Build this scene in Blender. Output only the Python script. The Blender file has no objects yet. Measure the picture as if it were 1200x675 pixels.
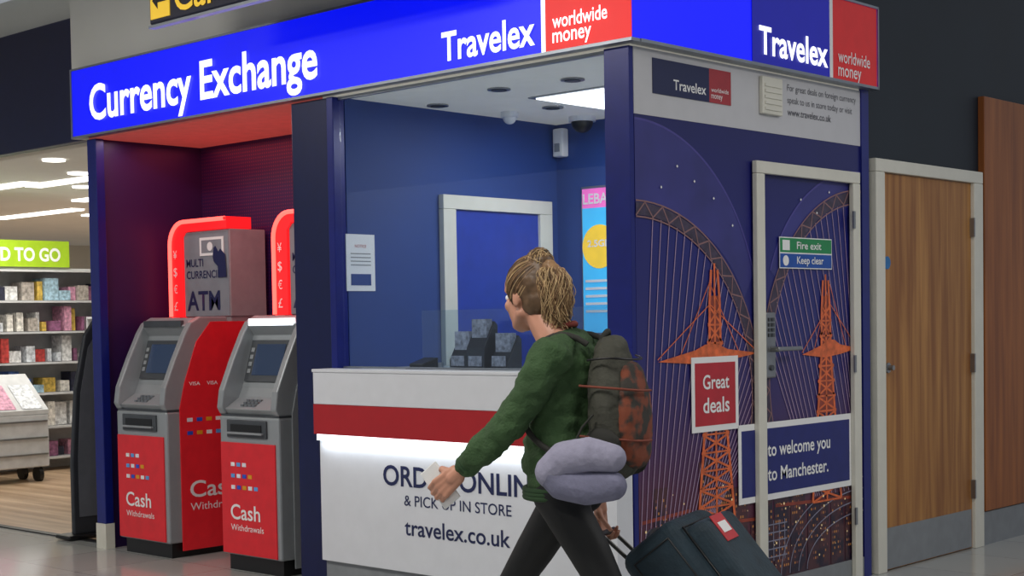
import bpy, bmesh, math, random
from mathutils import Vector, Matrix
random.seed(7)
S=bpy.context.scene
COL=bpy.context.collection
S.view_settings.view_transform='Standard'

def hexc(h):
    h=h.lstrip('#'); o=[]
    for i in (0,2,4):
        c=int(h[i:i+2],16)/255; o.append(c/12.92 if c<=.04045 else ((c+.055)/1.055)**2.4)
    return (*o,1)
def mat(name,c,rough=.5,metal=0,em=None,es=1,var=.08,scale=12,bump=0,bscale=60,spec=.5,c2=None):
    m=bpy.data.materials.new(name); m.use_nodes=True; nt=m.node_tree; b=nt.nodes['Principled BSDF']
    c=hexc(c) if isinstance(c,str) else c
    b.inputs['Roughness'].default_value=rough; b.inputs['Metallic'].default_value=metal
    b.inputs['Specular IOR Level'].default_value=spec
    tc=nt.nodes.new('ShaderNodeTexCoord'); n=nt.nodes.new('ShaderNodeTexNoise'); n.inputs['Scale'].default_value=scale; n.inputs['Detail'].default_value=3
    nt.links.new(tc.outputs['Object'],n.inputs['Vector'])
    r=nt.nodes.new('ShaderNodeValToRGB'); r.color_ramp.elements[0].position=.3; r.color_ramp.elements[1].position=.7
    r.color_ramp.elements[0].color=tuple(x*(1-var) for x in c[:3])+(1,); r.color_ramp.elements[1].color=tuple(min(1,x*(1+var)) for x in c[:3])+(1,)
    if c2: r.color_ramp.elements[0].position=.44; r.color_ramp.elements[1].position=.56; r.color_ramp.elements[1].color=hexc(c2)
    nt.links.new(n.outputs['Fac'],r.inputs['Fac']); nt.links.new(r.outputs['Color'],b.inputs['Base Color'])
    if em is not None:
        e=hexc(em) if isinstance(em,str) else em
        b.inputs['Emission Color'].default_value=e; b.inputs['Emission Strength'].default_value=es
    if bump:
        n2=nt.nodes.new('ShaderNodeTexNoise'); n2.inputs['Scale'].default_value=bscale; nt.links.new(tc.outputs['Object'],n2.inputs['Vector'])
        bp=nt.nodes.new('ShaderNodeBump'); bp.inputs['Strength'].default_value=bump; bp.inputs['Distance'].default_value=.01
        nt.links.new(n2.outputs['Fac'],bp.inputs['Height']); nt.links.new(bp.outputs['Normal'],b.inputs['Normal'])
    return m
def glassmat(name,tint=(.9,.95,1,1),g=.04):
    m=bpy.data.materials.new(name); m.use_nodes=True; nt=m.node_tree; nt.nodes.clear()
    o=nt.nodes.new('ShaderNodeOutputMaterial'); t=nt.nodes.new('ShaderNodeBsdfTransparent'); t.inputs[0].default_value=tint
    gl=nt.nodes.new('ShaderNodeBsdfGlossy'); gl.inputs['Roughness'].default_value=.02
    mx=nt.nodes.new('ShaderNodeMixShader'); mx.inputs[0].default_value=g
    nt.links.new(t.outputs[0],mx.inputs[1]); nt.links.new(gl.outputs[0],mx.inputs[2]); nt.links.new(mx.outputs[0],o.inputs[0]); return m
def woodmat(name,c1,c2,axis='Z',rough=.45,scale=1.0):
    m=bpy.data.materials.new(name); m.use_nodes=True; nt=m.node_tree; b=nt.nodes['Principled BSDF']; b.inputs['Roughness'].default_value=rough
    tc=nt.nodes.new('ShaderNodeTexCoord'); mp=nt.nodes.new('ShaderNodeMapping')
    s={'Z':(9,9,.5),'Y':(9,.6,9),'X':(.6,9,9)}[axis]; mp.inputs['Scale'].default_value=tuple(x*scale for x in s)
    n=nt.nodes.new('ShaderNodeTexNoise'); n.inputs['Scale'].default_value=2.0; n.inputs['Detail'].default_value=6; n.inputs['Distortion'].default_value=.4
    r=nt.nodes.new('ShaderNodeValToRGB'); r.color_ramp.elements[0].position=.35; r.color_ramp.elements[1].position=.68
    r.color_ramp.elements[0].color=hexc(c1); r.color_ramp.elements[1].color=hexc(c2)
    nt.links.new(tc.outputs['Object'],mp.inputs[0]); nt.links.new(mp.outputs[0],n.inputs['Vector']); nt.links.new(n.outputs['Fac'],r.inputs[0]); nt.links.new(r.outputs[0],b.inputs['Base Color'])
    return m

def link(ob,parent=None):
    COL.objects.link(ob)
    if parent is not None:
        ob.parent=parent
        if not parent.get('localspace'): ob.matrix_parent_inverse=Matrix.Translation(-Vector(parent.location))
    return ob
def empty(name,loc=(0,0,0),rotz=None,parent=None):
    e=bpy.data.objects.new(name,None); e.location=loc; e.empty_display_size=.1
    if rotz is not None: e.rotation_euler=(0,0,rotz); e['localspace']=1
    COL.objects.link(e)
    if parent: e.parent=parent
    return e
def mesh(name,vs,fs,m,parent=None,bevel=0,seg=2,smooth=False):
    me=bpy.data.meshes.new(name); me.from_pydata([tuple(v) for v in vs],[],fs); me.update()
    bm=bmesh.new(); bm.from_mesh(me); bmesh.ops.recalc_face_normals(bm,faces=bm.faces); bm.to_mesh(me); bm.free()
    ob=bpy.data.objects.new(name,me)
    if m: me.materials.append(m)
    link(ob,parent)
    if bevel:
        b=ob.modifiers.new('bevel','BEVEL'); b.width=bevel; b.segments=seg; b.limit_method='ANGLE'
    if smooth:
        for p in me.polygons: p.use_smooth=True
    return ob
def box(name,x0,x1,y0,y1,z0,z1,m,parent=None,bevel=0,seg=2):
    vs=[(x,y,z) for x in (x0,x1) for y in (y0,y1) for z in (z0,z1)]
    fs=[(0,1,3,2),(4,6,7,5),(0,4,5,1),(2,3,7,6),(0,2,6,4),(1,5,7,3)]
    return mesh(name,vs,fs,m,parent,bevel,seg)
def boxes(name,L,m,parent=None,bevel=0):
    vs=[];fs=[]
    for (x0,x1,y0,y1,z0,z1) in L:
        k=len(vs); vs+=[(x,y,z) for x in (x0,x1) for y in (y0,y1) for z in (z0,z1)]
        fs+=[tuple(i+k for i in f) for f in [(0,1,3,2),(4,6,7,5),(0,4,5,1),(2,3,7,6),(0,2,6,4),(1,5,7,3)]]
    return mesh(name,vs,fs,m,parent,bevel)
def prism(name,prof,axis,a0,a1,m,parent=None,bevel=0):
    n=len(prof); vs=[]
    for a in (a0,a1):
        for p in prof:
            vs.append((a,p[0],p[1]) if axis=='x' else ((p[0],a,p[1]) if axis=='y' else (p[0],p[1],a)))
    fs=[tuple(range(n)),tuple(range(2*n-1,n-1,-1))]+[(i,(i+1)%n,n+(i+1)%n,n+i) for i in range(n)]
    return mesh(name,vs,fs,m,parent,bevel)
def cyl(name,p0,p1,r,m,parent=None,r2=None,n=20,bevel=0):
    p0=Vector(p0);p1=Vector(p1);d=(p1-p0).normalized(); u=d.orthogonal().normalized(); v=d.cross(u); r2=r if r2 is None else r2
    vs=[];
    for p,rr in((p0,r),(p1,r2)):
        for i in range(n):
            t=2*math.pi*i/n; vs.append(p+(u*math.cos(t)+v*math.sin(t))*rr)
    fs=[tuple(range(n)),tuple(range(2*n-1,n-1,-1))]+[(i,(i+1)%n,n+(i+1)%n,n+i) for i in range(n)]
    return mesh(name,vs,fs,m,parent,bevel)
def text(body,x0,x1,zb,cap,O,R,m,parent,bold=.0,name='lettering'):
    c=bpy.data.curves.new('t','FONT'); c.body=body; c.offset=bold; c.resolution_u=4
    ob=bpy.data.objects.new('t',c); COL.objects.link(ob); bpy.context.view_layer.update()
    dg=bpy.context.evaluated_depsgraph_get(); me=bpy.data.meshes.new_from_object(ob.evaluated_get(dg))
    bpy.data.objects.remove(ob)
    xs=[v.co.x for v in me.vertices]; ys=[v.co.y for v in me.vertices]
    mn,mxx=min(xs),max(xs); sx=(x1-x0)/(mxx-mn); sy=cap/max(ys); O=Vector(O);R=Vector(R)
    for v in me.vertices:
        v.co=O+R*(x0+(v.co.x-mn)*sx)+Vector((0,0,1))*(zb+v.co.y*sy)
    me.materials.clear(); me.materials.append(m)
    o=bpy.data.objects.new(name,me); link(o,parent); return o
def ftext(body,x0,x1,zb,cap,y,m,parent,bold=0): return text(body,x0,x1,zb,cap,(0,y,0),(1,0,0),m,parent,bold)
def stext(body,y0,y1,zb,cap,x,m,parent,bold=0): return text(body,y0,y1,zb,cap,(x,0,0),(0,1,0),m,parent,bold)
def area(name,loc,sx,sy,power,color=(1,1,1),rot=(0,0,0)):
    l=bpy.data.lights.new(name,'AREA'); l.shape='RECTANGLE'; l.size=sx; l.size_y=sy; l.energy=power; l.color=color
    o=bpy.data.objects.new(name,l); o.location=loc; o.rotation_euler=rot; COL.objects.link(o); return o

# ---------------- materials
M_blueL=mat('sign_blue_lit','#0008c0',.4,em=(.0,.004,.80,1),es=1.0)
M_navyL=mat('sign_navy_lit','#0a0a70',.4,em=(.004,.006,.24,1),es=.8)
M_redL=mat('sign_red_lit','#d01818',.4,em=(.80,.012,.012,1),es=.75)
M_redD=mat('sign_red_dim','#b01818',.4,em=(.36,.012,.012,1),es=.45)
M_whiteL=mat('letter_white_lit','#ffffff',.4,em=(.93,.97,1,1),es=1.1)
M_white=mat('white_laminate','#dcdee4',.4,var=.02)
M_letter=mat('white_print','#f0f0f0',.5,var=.01)
M_navyT=mat('navy_print','#16204e',.5,var=.02)
M_alu=mat('aluminium_trim','#9aa0a8',.35,.8,var=.05)
M_post=mat('dark_blue_post','#101c74',.3,.1)
M_postL=mat('dark_blue_post_face','#0c1748',.35,.2)
M_office=mat('office_blue_wall','#153c84',.6,var=.05,scale=3)
M_red=mat('red_laminate','#b01a22',.35,var=.04)
M_grey=mat('grey_plinth','#84888c',.5)
M_cream=mat('cream_frame','#dad8cc',.4,var=.03)
M_bulk=mat('bulkhead_grey_white','#d8d8d2',.7,var=.03,scale=2)
M_dark=mat('dark_teal_wall','#111d28',.55,var=.15,scale=2)
M_ceil=mat('ceiling_plaster','#c8c8c2',.8,var=.03,scale=2)
M_ceilS=mat('shop_ceiling_tile_glow','#dcdcd8',.8,var=.03,scale=2,em=(.8,.8,.78,1),es=.06)  # faint emission added to brighten the shop ceiling; the tiles are no lamp
M_ceilO=mat('office_ceiling_tile_glow','#ece8dc',.7,var=.03,scale=8,em=(.9,.85,.72,1),es=.16)  # warm fill light put into the tile material as emission, not a fitting
M_silver=mat('silver_atm_plastic','#9a9fa3',.38,.25,var=.04)
M_silverD=mat('dark_grey_atm','#4a4e53',.4,.2)
M_black=mat('black_plastic','#0e0e10',.4)
M_atmred=mat('atm_red','#d0202a',.35,em=(.5,.01,.015,1),es=.12)
M_neon=mat('red_neon','#ff2020',.3,em=(1,.09,.07,1),es=3.0)
M_neonb=mat('red_neon_body','#e01818',.3,em=(.95,.015,.02,1),es=.8)
M_led=mat('led_strip','#ffffff',.3,em=(.85,.93,1,1),es=2.2)
M_panelL=mat('lamp_diffuser','#ffffff',.3,em=(1,.96,.88,1),es=3)
M_screen=mat('atm_screen','#141c2c',.15,em=(.05,.08,.15,1),es=.4)
M_steel=mat('brushed_steel','#9a9c9e',.3,.9)
M_glass=glassmat('window_glass')
M_doorwood=woodmat('door_walnut','#8a5626','#b98446')
M_panwood=woodmat('wall_panel_wood','#84481a','#a8642c')
M_floorwood=woodmat('shop_floor_wood','#a08468','#cdb294','X',.35,.5)
M_yellow=mat('sign_yellow','#e8b820',.4,em=(.9,.6,.06,1),es=.5)
M_signnavy=mat('overhead_sign_navy','#1a1c34',.4)
M_fascia=mat('shop_fascia_navy','#101840',.35)
M_header=mat('header_grey','#96999e',.45); M_headerf=mat('header_face_grey','#868a92',.45)
LOGO=[mat('logo_%d'%i,cc,.5) for i,cc in enumerate(['#e8e8f0','#2a50c0','#e0a020','#f0f0f0','#60a0e0'])]

M_alc=mat('alcove_dotted_wall','#3a0a38',.5)
nt=M_alc.node_tree; b=nt.nodes['Principled BSDF']
tc=nt.nodes.new('ShaderNodeTexCoord'); vo=nt.nodes.new('ShaderNodeTexVoronoi'); vo.inputs['Scale'].default_value=45; vo.inputs['Randomness'].default_value=0
rr=nt.nodes.new('ShaderNodeValToRGB'); rr.color_ramp.elements[0].position=.18; rr.color_ramp.elements[1].position=.26
rr.color_ramp.elements[0].color=hexc('#5c1844'); rr.color_ramp.elements[1].color=hexc('#260a48')
nt.links.new(tc.outputs['Object'],vo.inputs['Vector']); nt.links.new(vo.outputs['Distance'],rr.inputs[0]); nt.links.new(rr.outputs[0],b.inputs['Base Color'])
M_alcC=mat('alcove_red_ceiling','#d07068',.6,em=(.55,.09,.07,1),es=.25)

M_floor=mat('polished_floor','#8e9094',.12,var=.04,scale=3)
nt=M_floor.node_tree; b=nt.nodes['Principled BSDF']
tc=nt.nodes.new('ShaderNodeTexCoord'); br=nt.nodes.new('ShaderNodeTexBrick'); br.offset=0; br.inputs['Scale'].default_value=1
br.inputs['Brick Width'].default_value=.6; br.inputs['Row Height'].default_value=.6; br.inputs['Mortar Size'].default_value=.003
br.inputs['Color1'].default_value=hexc('#a6a8a6'); br.inputs['Color2'].default_value=hexc('#aeb0ac'); br.inputs['Mortar'].default_value=hexc('#808282')
nt.links.new(tc.outputs['Object'],br.inputs['Vector']); nt.links.new(br.outputs['Color'],b.inputs['Base Color'])

# ---------------- room shell
box('floor',-18,12,-12,14,-.1,0,M_floor)
box('floor_shop_wood',-17,-4.36,.16,12,0,.004,M_floorwood)
box('trim_threshold',-17,-4.36,.10,.16,0,.008,M_black)
box('ceiling',-18,12,-12,.10,3.66,3.76,M_ceil)
box('wall_bulkhead',-4.50,-.0,.0,.10,2.60,3.66,M_bulk)
box('wall_shop_header',-17,-4.50,.16,.26,2.60,3.66,M_bulk)
box('wall_right',-.12,-.012,1.95,9,0,3.66,M_dark)
box('wall_right_upper',-.12,0,.10,1.95,2.60,3.66,M_dark)
box('baseboard_right',-.012,.02,3.34,9,0,.20,M_grey)
box('trim_wood_panel',-.012,.03,3.36,9,.205,2.69,M_panwood,bevel=.004)
fz=empty('shop_fascia_sign',(-10,.13,2.6))
box('panel',-16,-4.52,.08,.158,2.60,3.40,M_fascia,fz,bevel=.01)
box('wall_kiosk_left',-4.32,-4.26,0.055,.86,0,2.58,M_alc)
box('wall_alcove_back',-4.26,-2.06,.80,.86,0,2.58,M_alc)
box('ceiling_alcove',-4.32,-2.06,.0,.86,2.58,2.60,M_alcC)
box('wall_partition',-2.05,-1.95,.065,1.81,0,2.58,M_office)
box('wall_alcove_right',-2.06,-2.05,.065,.80,0,2.58,M_alc)
box('wall_office_back',-1.95,-.10,1.75,1.81,0,2.58,M_office)
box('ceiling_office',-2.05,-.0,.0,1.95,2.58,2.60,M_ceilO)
box('wall_kiosk_side',-.10,0,.02,1.95,0,2.58,M_white)
box('trim_kiosk_side_end',-.01,.014,1.946,2.02,0,2.6,M_post)
p=empty('trim_1',(-4.28,0,0)); box('face',-4.33,-4.23,-.01,.05,0.16,2.58,M_post,p,.004); box('foot',-4.335,-4.225,-.015,.05,0,.16,M_cream,p)
p=empty('trim_2',(-2.1,0,0)); box('face',-2.30,-2.0,-.01,.04,0.0,2.58,M_postL,p,.004); box('edge',-2.0,-1.95,-.02,.06,0,2.58,M_post,p,.004)
p=empty('trim_3',(-.06,0,0)); box('face',-.135,.004,-.012,.018,0,2.58,M_post,p,.002)
w=empty('window_1',(-1,0,1.16)); box('pane',-1.945,-.138,.022,.030,1.175,2.565,M_glass,w)
boxes('channel',[(-1.945,-.138,.015,.038,1.166,1.175),(-1.945,-.138,.015,.038,2.565,2.58)],M_alu,w)
w=empty('counter_security_screen',(-1,.2,1.16)); box('pane',-1.60,-.14,.26,.266,1.162,1.46,glassmat('screen_glass',(.85,.92,.95,1),.08),w); boxes('brackets',[(-1.5,-1.46,.25,.276,1.162,1.19),(-.3,-.26,.25,.276,1.162,1.19)],M_steel,w)

# ---------------- illuminated sign
sg=empty('illuminated_fascia_sign',(-2,-.03,2.6))
box('housing_front',-4.41,.055,-.055,-.001,2.602,3.01,M_blueL,sg)
boxes('trim_edges',[(-4.425,.06,-.062,-.001,2.588,2.602),(-4.425,.06,-.062,-.001,3.01,3.022),(-4.425,-4.41,-.0615,-.001,2.602,3.01),(0.001,.066,0,2.04,2.588,2.602),(0.001,.066,0,2.04,3.01,3.022),(0.001,.066,2.0355,2.045,2.588,3.022)],M_alu,sg)
box('housing_side',.001,.055,-.001,2.035,2.602,3.01,M_blueL,sg)
box('red_block_front',-.43,.058,-.060,-.0555,2.603,3.009,M_redL,sg)
box('divider_front',-.455,-.43,-.060,-.0555,2.603,3.009,M_whiteL,sg)
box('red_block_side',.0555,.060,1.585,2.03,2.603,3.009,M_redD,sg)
box('divider_side',.0555,.060,1.555,1.585,2.603,3.009,M_letter,sg)
box('navy_block_side',.0555,.0585,.86,1.555,2.603,3.009,M_navyL,sg)
ftext('Currency Exchange',-4.20,-2.01,2.685,.215,-.064,M_whiteL,sg,.022)
ftext('Travelex',-1.09,-.49,2.645,.135,-.064,M_whiteL,sg,.020)
ftext('worldwide',-.385,-.07,2.70,.062,-.064,M_whiteL,sg,.012)
ftext('money',-.385,-.16,2.635,.045,-.064,M_whiteL,sg,.012)
stext('Travelex',.91,1.53,2.65,.13,.064,M_whiteL,sg,.020)
stext('worldwide',1.63,1.95,2.69,.062,.064,M_letter,sg,.006)
stext('money',1.63,1.86,2.62,.045,.064,M_letter,sg,.006)

o=empty('hanging_direction_sign',(-2,-.5,3.0)); box('board',-2.80,-1.0,-.55,-.50,3.0,3.42,M_signnavy,o,.01)
box('frame',-2.82,-.98,-.545,-.505,2.985,3.0,M_alu,o)
box('arrow_tile',-2.78,-2.61,-.556,-.55,3.025,3.30,M_yellow,o)
mesh('arrow',[(-2.76,-.558,3.12),(-2.71,-.558,3.17),(-2.71,-.558,3.135),(-2.63,-.558,3.135),(-2.63,-.558,3.105),(-2.71,-.558,3.105),(-2.71,-.558,3.07)],[(0,1,2,3,4,5,6)],M_black,o)
ftext('Car rental',-2.56,-1.55,3.035,.17,-.556,M_yellow,o,.01)
for x in(-2.6,-1.3): cyl('hanger',(x,-.525,3.42),(x,-.525,3.66),.01,M_steel,o)

# ---------------- counter
c=empty('service_counter',(-1,-.08,0))
box('upper_white',-1.985,.0,-.16,-.02,.985,1.15,M_white,c,.003)
box('upper_red',-1.985,.0,-.161,-.02,.83,.984,M_red,c)
box('led',-1.975,-.01,-.150,-.131,.797,.828,M_led,c)
box('lower_panel',-1.975,-.0,-.13,-.02,.17,.829,M_white,c)
box('plinth',-1.965,-.01,-.11,-.02,0,.17,M_grey,c)
box('worktop',-1.99,.003,-.165,-.021,1.15,1.166,M_white,c,.003)
ftext('ORDER ONLINE',-1.49,-.42,.595,.10,-.132,M_navyT,c,.018)
ftext('& PICK UP IN STORE',-1.34,-.62,.50,.052,-.132,M_navyT,c,.005)
ftext('travelex.co.uk',-1.34,-.63,.355,.078,-.132,M_navyT,c,.012)
area('led_glow',(-1,-.155,.79),1.9,.02,1.2,(.85,.93,1),(math.radians(20),0,0))
wt=empty('desk_worktop',(-1,.3,0)); box('top',-1.94,-.145,.045,.60,1.13,1.16,M_silver,wt); boxes('legs',[(-1.93,-1.88,.05,.58,0,1.13),(-.2,-.15,.05,.58,0,1.13)],M_silverD,wt)
h=empty('brochure_holder',(-1.05,.15,1.165))
M_acr=mat('smoked_acrylic','#282c32',.2); M_leaf=mat('leaflet_paper','#8a8e9a',.6,var=.5,scale=50)
for i,(x,y,zt) in enumerate([(-1.26,.12,1.34),(-1.12,.10,1.40),(-.98,.12,1.33)]):
    prism('pocket',[(y,1.162),(y+.10,1.162),(y+.10,zt-.02),(y+.08,zt),(y,zt-.13)],'x',x,x+.12,M_acr,h,.003)
    box('leaflets',x+.01,x+.11,y+.03,y+.07,1.18,zt+.01,M_leaf,h)
    box('label',x+.015,x+.105,y-.004,y,1.18,1.23,M_leaf,h)
h=empty('card_terminal',(-1.5,.1,1.165)); prism('body',[(.07,1.164),(.18,1.164),(.18,1.22),(.07,1.19)],'x',-1.50,-1.40,M_black,h,.004); box('mat',-1.52,-1.36,.06,.2,1.161,1.164,M_acr,h)

# office interior
d=empty('door_1',(-1.95,1.2,0))
boxes('frame',[(-1.949,-1.91,.74,.84,0,2.03),(-1.949,-1.91,1.55,1.66,0,2.03),(-1.949,-1.91,.74,1.66,2.031,2.11)],M_cream,d,.003)
box('leaf',-1.949,-1.93,.84,1.55,0,2.03,mat('blue_door_paint','#1736a0',.45),d)
box('hinge',-1.932,-1.925,1.53,1.55,1.7,1.78,M_steel,d); cyl('handle',(-1.93,.90,1.05),(-1.88,.90,1.05),.012,M_steel,d); box('lever',-1.89,-1.875,.89,1.02,1.04,1.06,M_steel,d)
n_=empty('paper_notice',(-1.94,.17,1.7)); box('sheet',-1.949,-1.944,.05,.25,1.57,1.87,M_letter,n_); stext('NOTICE',.11,.19,1.80,.015,-1.943,M_red,n_)
for i in range(4): box('line',-1.944,-1.9425,.08,.22,1.765-i*.02,1.77-i*.02,M_grey,n_)
box('footer',-1.944,-1.942,.08,.22,1.60,1.66,M_office,n_)
po=empty('advert_poster',(-1.56,1.74,1.7)); box('frame',-1.745,-1.385,1.732,1.749,1.30,2.19,M_alu,po,.003)
box('print',-1.73,-1.40,1.724,1.731,1.32,2.06,mat('poster_cyan','#3fb4e4',.4,em=(.05,.42,.75,1),es=.5),po)
box('band',-1.73,-1.40,1.724,1.731,2.06,2.175,mat('poster_pink','#ea6ab8',.4,em=(.8,.15,.5,1),es=.5),po)
ftext('LEBARA',-1.72,-1.42,2.085,.06,1.719,M_letter,po,.02)
cyl('bubble',(-1.60,1.7235,1.83),(-1.60,1.721,1.83),.13,M_yellow,po,n=32); ftext('2.5GB',-1.69,-1.52,1.83,.04,1.719,M_letter,po,.02)
for i in range(5): box('print_line',-1.71,-1.45,1.721,1.7235,1.62-i*.045,1.635-i*.045,M_letter,po)
al=empty('alarm_sensor',(-1.88,1.74,2.4)); box('body',-1.93,-1.85,1.69,1.749,2.38,2.55,M_letter,al,.01); box('lens',-1.91,-1.87,1.685,1.69,2.41,2.46,M_silver,al)
def dome(loc,r,nm,lens=True):
    e=empty(nm,loc); x,y,z=loc
    cyl('base',(x,y,z),(x,y,z-.03),r,M_letter,e,n=28)
    bm=bmesh.new(); bmesh.ops.create_uvsphere(bm,u_segments=20,v_segments=10,radius=r*.8,matrix=Matrix.Translation((x,y,z-.03))); me=bpy.data.meshes.new('d'); bm.to_mesh(me); bm.free()
    ob=bpy.data.objects.new('dome',me); me.materials.append(M_black if lens else M_letter); link(ob,e)
    for q in me.polygons: q.use_smooth=True
    return e
dome((-1.60,1.58,2.58),.08,'cctv_dome_camera'); dome((-1.74,1.11,2.58),.05,'smoke_detector',False)
for (x,y) in[(-1.81,.61),(-1.45,1.15),(-.75,.50),(-1.2,.45)]:
    e=empty('ceiling_downlight',(x,y,2.58)); cyl('ring',(x,y,2.58),(x,y,2.572),.06,M_steel,e,n=28); cyl('lamp',(x,y,2.572),(x,y,2.568),.04,M_silverD,e)
e=empty('ceiling_light_panel',(-1,1.1,2.58)); box('frame',-1.30,-.66,.78,1.42,2.573,2.58,M_alu,e); box('diffuser',-1.27,-.69,.81,1.39,2.568,2.573,M_panelL,e)
area('office_light',(-.98,1.1,2.55),.58,.58,17,(1,.95,.86))

# ---------------- cash machines
def atm(x0,x1,sidemat,lit):
    e=empty('cash_machine',((x0+x1)/2,.3,0))
    cheek=[(0,.894),(-.02,.93),(-.005,1.03),(.07,1.20),(.15,1.36),(.19,1.42),(.26,1.455),(.46,1.455),(.46,.894)]
    prism('cheek_l',cheek,'x',x0,x0+.05,M_silver,e,.008); prism('cheek_r',cheek,'x',x1-.05,x1,M_silver,e,.008)
    inner=[(.02,.894),(.0,.925),(.10,.985),(.125,1.04),(.215,1.34),(.17,1.40),(.24,1.45),(.455,1.45),(.455,.894)]
    prism('fascia',inner,'x',x0+.05,x1-.05,M_silver,e,.004)
    a,b_=Vector((0,.130,1.075)),Vector((0,.200,1.31)); nrm=Vector((0,-.958,.286))
    def slope(nm,xa,xb,t0,t1,off,m):
        p0=a.lerp(b_,t0)+nrm*off; p1=a.lerp(b_,t1)+nrm*off
        mesh(nm,[(xa,p0.y,p0.z),(xb,p0.y,p0.z),(xb,p1.y,p1.z),(xa,p1.y,p1.z)],[(0,1,2,3)],m,e)
    slope('bezel',x0+.07,x1-.07,0,1,.006,M_silverD); slope('screen',x0+.13,x1-.15,.15,.9,.009,M_screen)
    for k in range(4):
        slope('key_l',x0+.085,x0+.115,.2+k*.17,.3+k*.17,.010,M_silver); slope('key_r',x1-.125,x1-.095,.2+k*.17,.3+k*.17,.010,M_silver)
    L=[]
    for i in range(4):
        for j in range(3):
            y=.02+j*.022; z=.945+j*.0132; L.append((x0+.17+i*.035,x0+.197+i*.035,y,y+.016,z-.005,z+.006))
    boxes('keypad',L,M_steel,e)
    slope('card_slot',x1-.14,x1-.08,-.22,-.08,.008,M_black)
    box('top_light',x0+.07,x1-.07,.165,.19,1.395,1.435,M_led if lit else M_silverD,e,.003)
    box('cabinet',x0,x1,0,.46,.09,.885,M_silver,e,.012); box('seam',x0+.004,x1-.004,.006,.45,.885,.894,M_silverD,e)
    box('tray_bezel',x0+.08,x1-.10,-.012,.01,.765,.865,M_silverD,e,.004); box('tray_mouth',x0+.12,x1-.14,-.016,-.0125,.80,.84,M_black,e); box('tray_lip',x0+.10,x1-.12,-.03,-.0125,.785,.797,M_silver,e,.002)
    box('red_front',x0+.015,x1-.03,-.008,.001,.10,.735,M_atmred,e,.002)
    box('plinth',x0+.03,x1-.02,.03,.44,0,.09,M_black,e)
    box('rear_cabinet',x0,x1-.004,.46,.78,0,1.42,sidemat,e)
    prism('side_panel',[(.09,.04),(.09,.90),(.13,1.06),(.22,1.30),(.33,1.425),(.785,1.425),(.785,.04)],'x',x1+.0005,x1+.008,sidemat,e,.002)
    for r_,nn in((.60,3),(.535,4),(.47,5)):
        for k in range(nn):
            xx=x0+.11+k*.052; box('card_logo',xx,xx+.034,-.0105,-.0082,r_,r_+.022,LOGO[(k+nn)%5],e)
    ftext('Cash',x0+.10,x0+.37,.30,.085,-.011,M_letter,e,.012); ftext('Withdrawals',x0+.10,x0+.40,.235,.035,-.011,M_letter,e)
    xs=x1+.0095
    stext('VISA',.16,.24,1.04,.022,xs,M_letter,e,.01); stext('VISA',.29,.37,1.04,.022,xs,M_letter,e,.01)
    for k in range(4): box('card_logo',x1+.0082,x1+.0095,.14+k*.07,.18+k*.07,.82,.843,LOGO[k],e); box('card_logo',x1+.0082,x1+.0095,.14+k*.07,.18+k*.07,.74,.763,LOGO[k+1],e)
    stext('Cash',.15,.50,.36,.10,xs,M_letter,e,.012); stext('Withdrawals',.15,.55,.28,.045,xs,M_letter,e)
    hx0=x0+.06
    box('header_box',hx0,x1,.49,.77,1.455,2.0,M_header,e,.006)
    box('header_neck',hx0+.01,x1-.01,.50,.76,1.42,1.455,M_header,e)
    box('header_face',hx0+.005,x1-.005,.486,.4895,1.46,1.995,M_headerf,e)
    ftext('MULTI',hx0+.03,hx0+.21,1.775,.048,.484,M_navyT,e,.012); ftext('CURRENCIES',hx0+.03,hx0+.42,1.70,.048,.484,M_navyT,e,.012); ftext('ATM',hx0+.03,hx0+.38,1.50,.12,.484,M_navyT,e,.022)
    box('banknote',hx0+.18,hx0+.43,.481,.485,1.84,1.955,M_letter,e); box('note_face',hx0+.20,hx0+.41,.480,.4808,1.857,1.938,M_headerf,e); cyl('note_roundel',(hx0+.29,.4798,1.897),(hx0+.29,.479,1.897),.028,M_letter,e)
    mesh('hand_icon',[(hx0+.33,.478,1.885),(hx0+.35,.478,1.90),(hx0+.38,.478,1.86),(hx0+.40,.478,1.88),(hx0+.45,.478,1.84),(hx0+.46,.478,1.70),(hx0+.38,.478,1.70),(hx0+.37,.478,1.77),(hx0+.33,.478,1.80),(hx0+.32,.478,1.83)],[tuple(range(10))],M_navyT,e)
    xo=hx0-.13; R=.16; zt=2.075; pts=[(xo,1.455)]
    for i in range(9):
        t=math.pi-math.pi/2*i/8; pts.append((xo+R+R*math.cos(t),zt-R+R*math.sin(t)))
    pts+=[(x1,zt),(x1,2.002),(hx0+.04,2.002),(hx0-.002,1.96),(hx0-.002,1.455)]
    prism('rim',pts,'y',.47,.66,M_neonb,e)
    tube=[(xo+.012,1.46)]+[(xo+R+(R-.012)*math.cos(math.pi-math.pi/2*i/8),zt-R+(R-.012)*math.sin(math.pi-math.pi/2*i/8)) for i in range(9)]+[(x1-.005,zt-.012)]
    cu=bpy.data.curves.new('neon','CURVE'); cu.dimensions='3D'; cu.bevel_depth=.013; sp=cu.splines.new('POLY'); sp.points.add(len(tube)-1)
    for i,(a1,a2) in enumerate(tube): sp.points[i].co=(a1,.462,a2,1)
    cu.materials.append(M_neon); link(bpy.data.objects.new('neon_tube',cu),e)
    for i,ch in enumerate('£€$¥'): ftext(ch,xo+.045,xo+.085,1.50+i*.11,.055,.464,M_letter,e)
    return e
atm(-4.09,-3.55,M_atmred,False); atm(-3.02,-2.48,M_silver,True)
area('alcove_red_glow',(-3.3,.55,2.56),1.8,.4,5,(1,.12,.12))
area('alcove_front_glow',(-3.3,.12,2.57),1.8,.15,5,(1,.70,.66))

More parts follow.
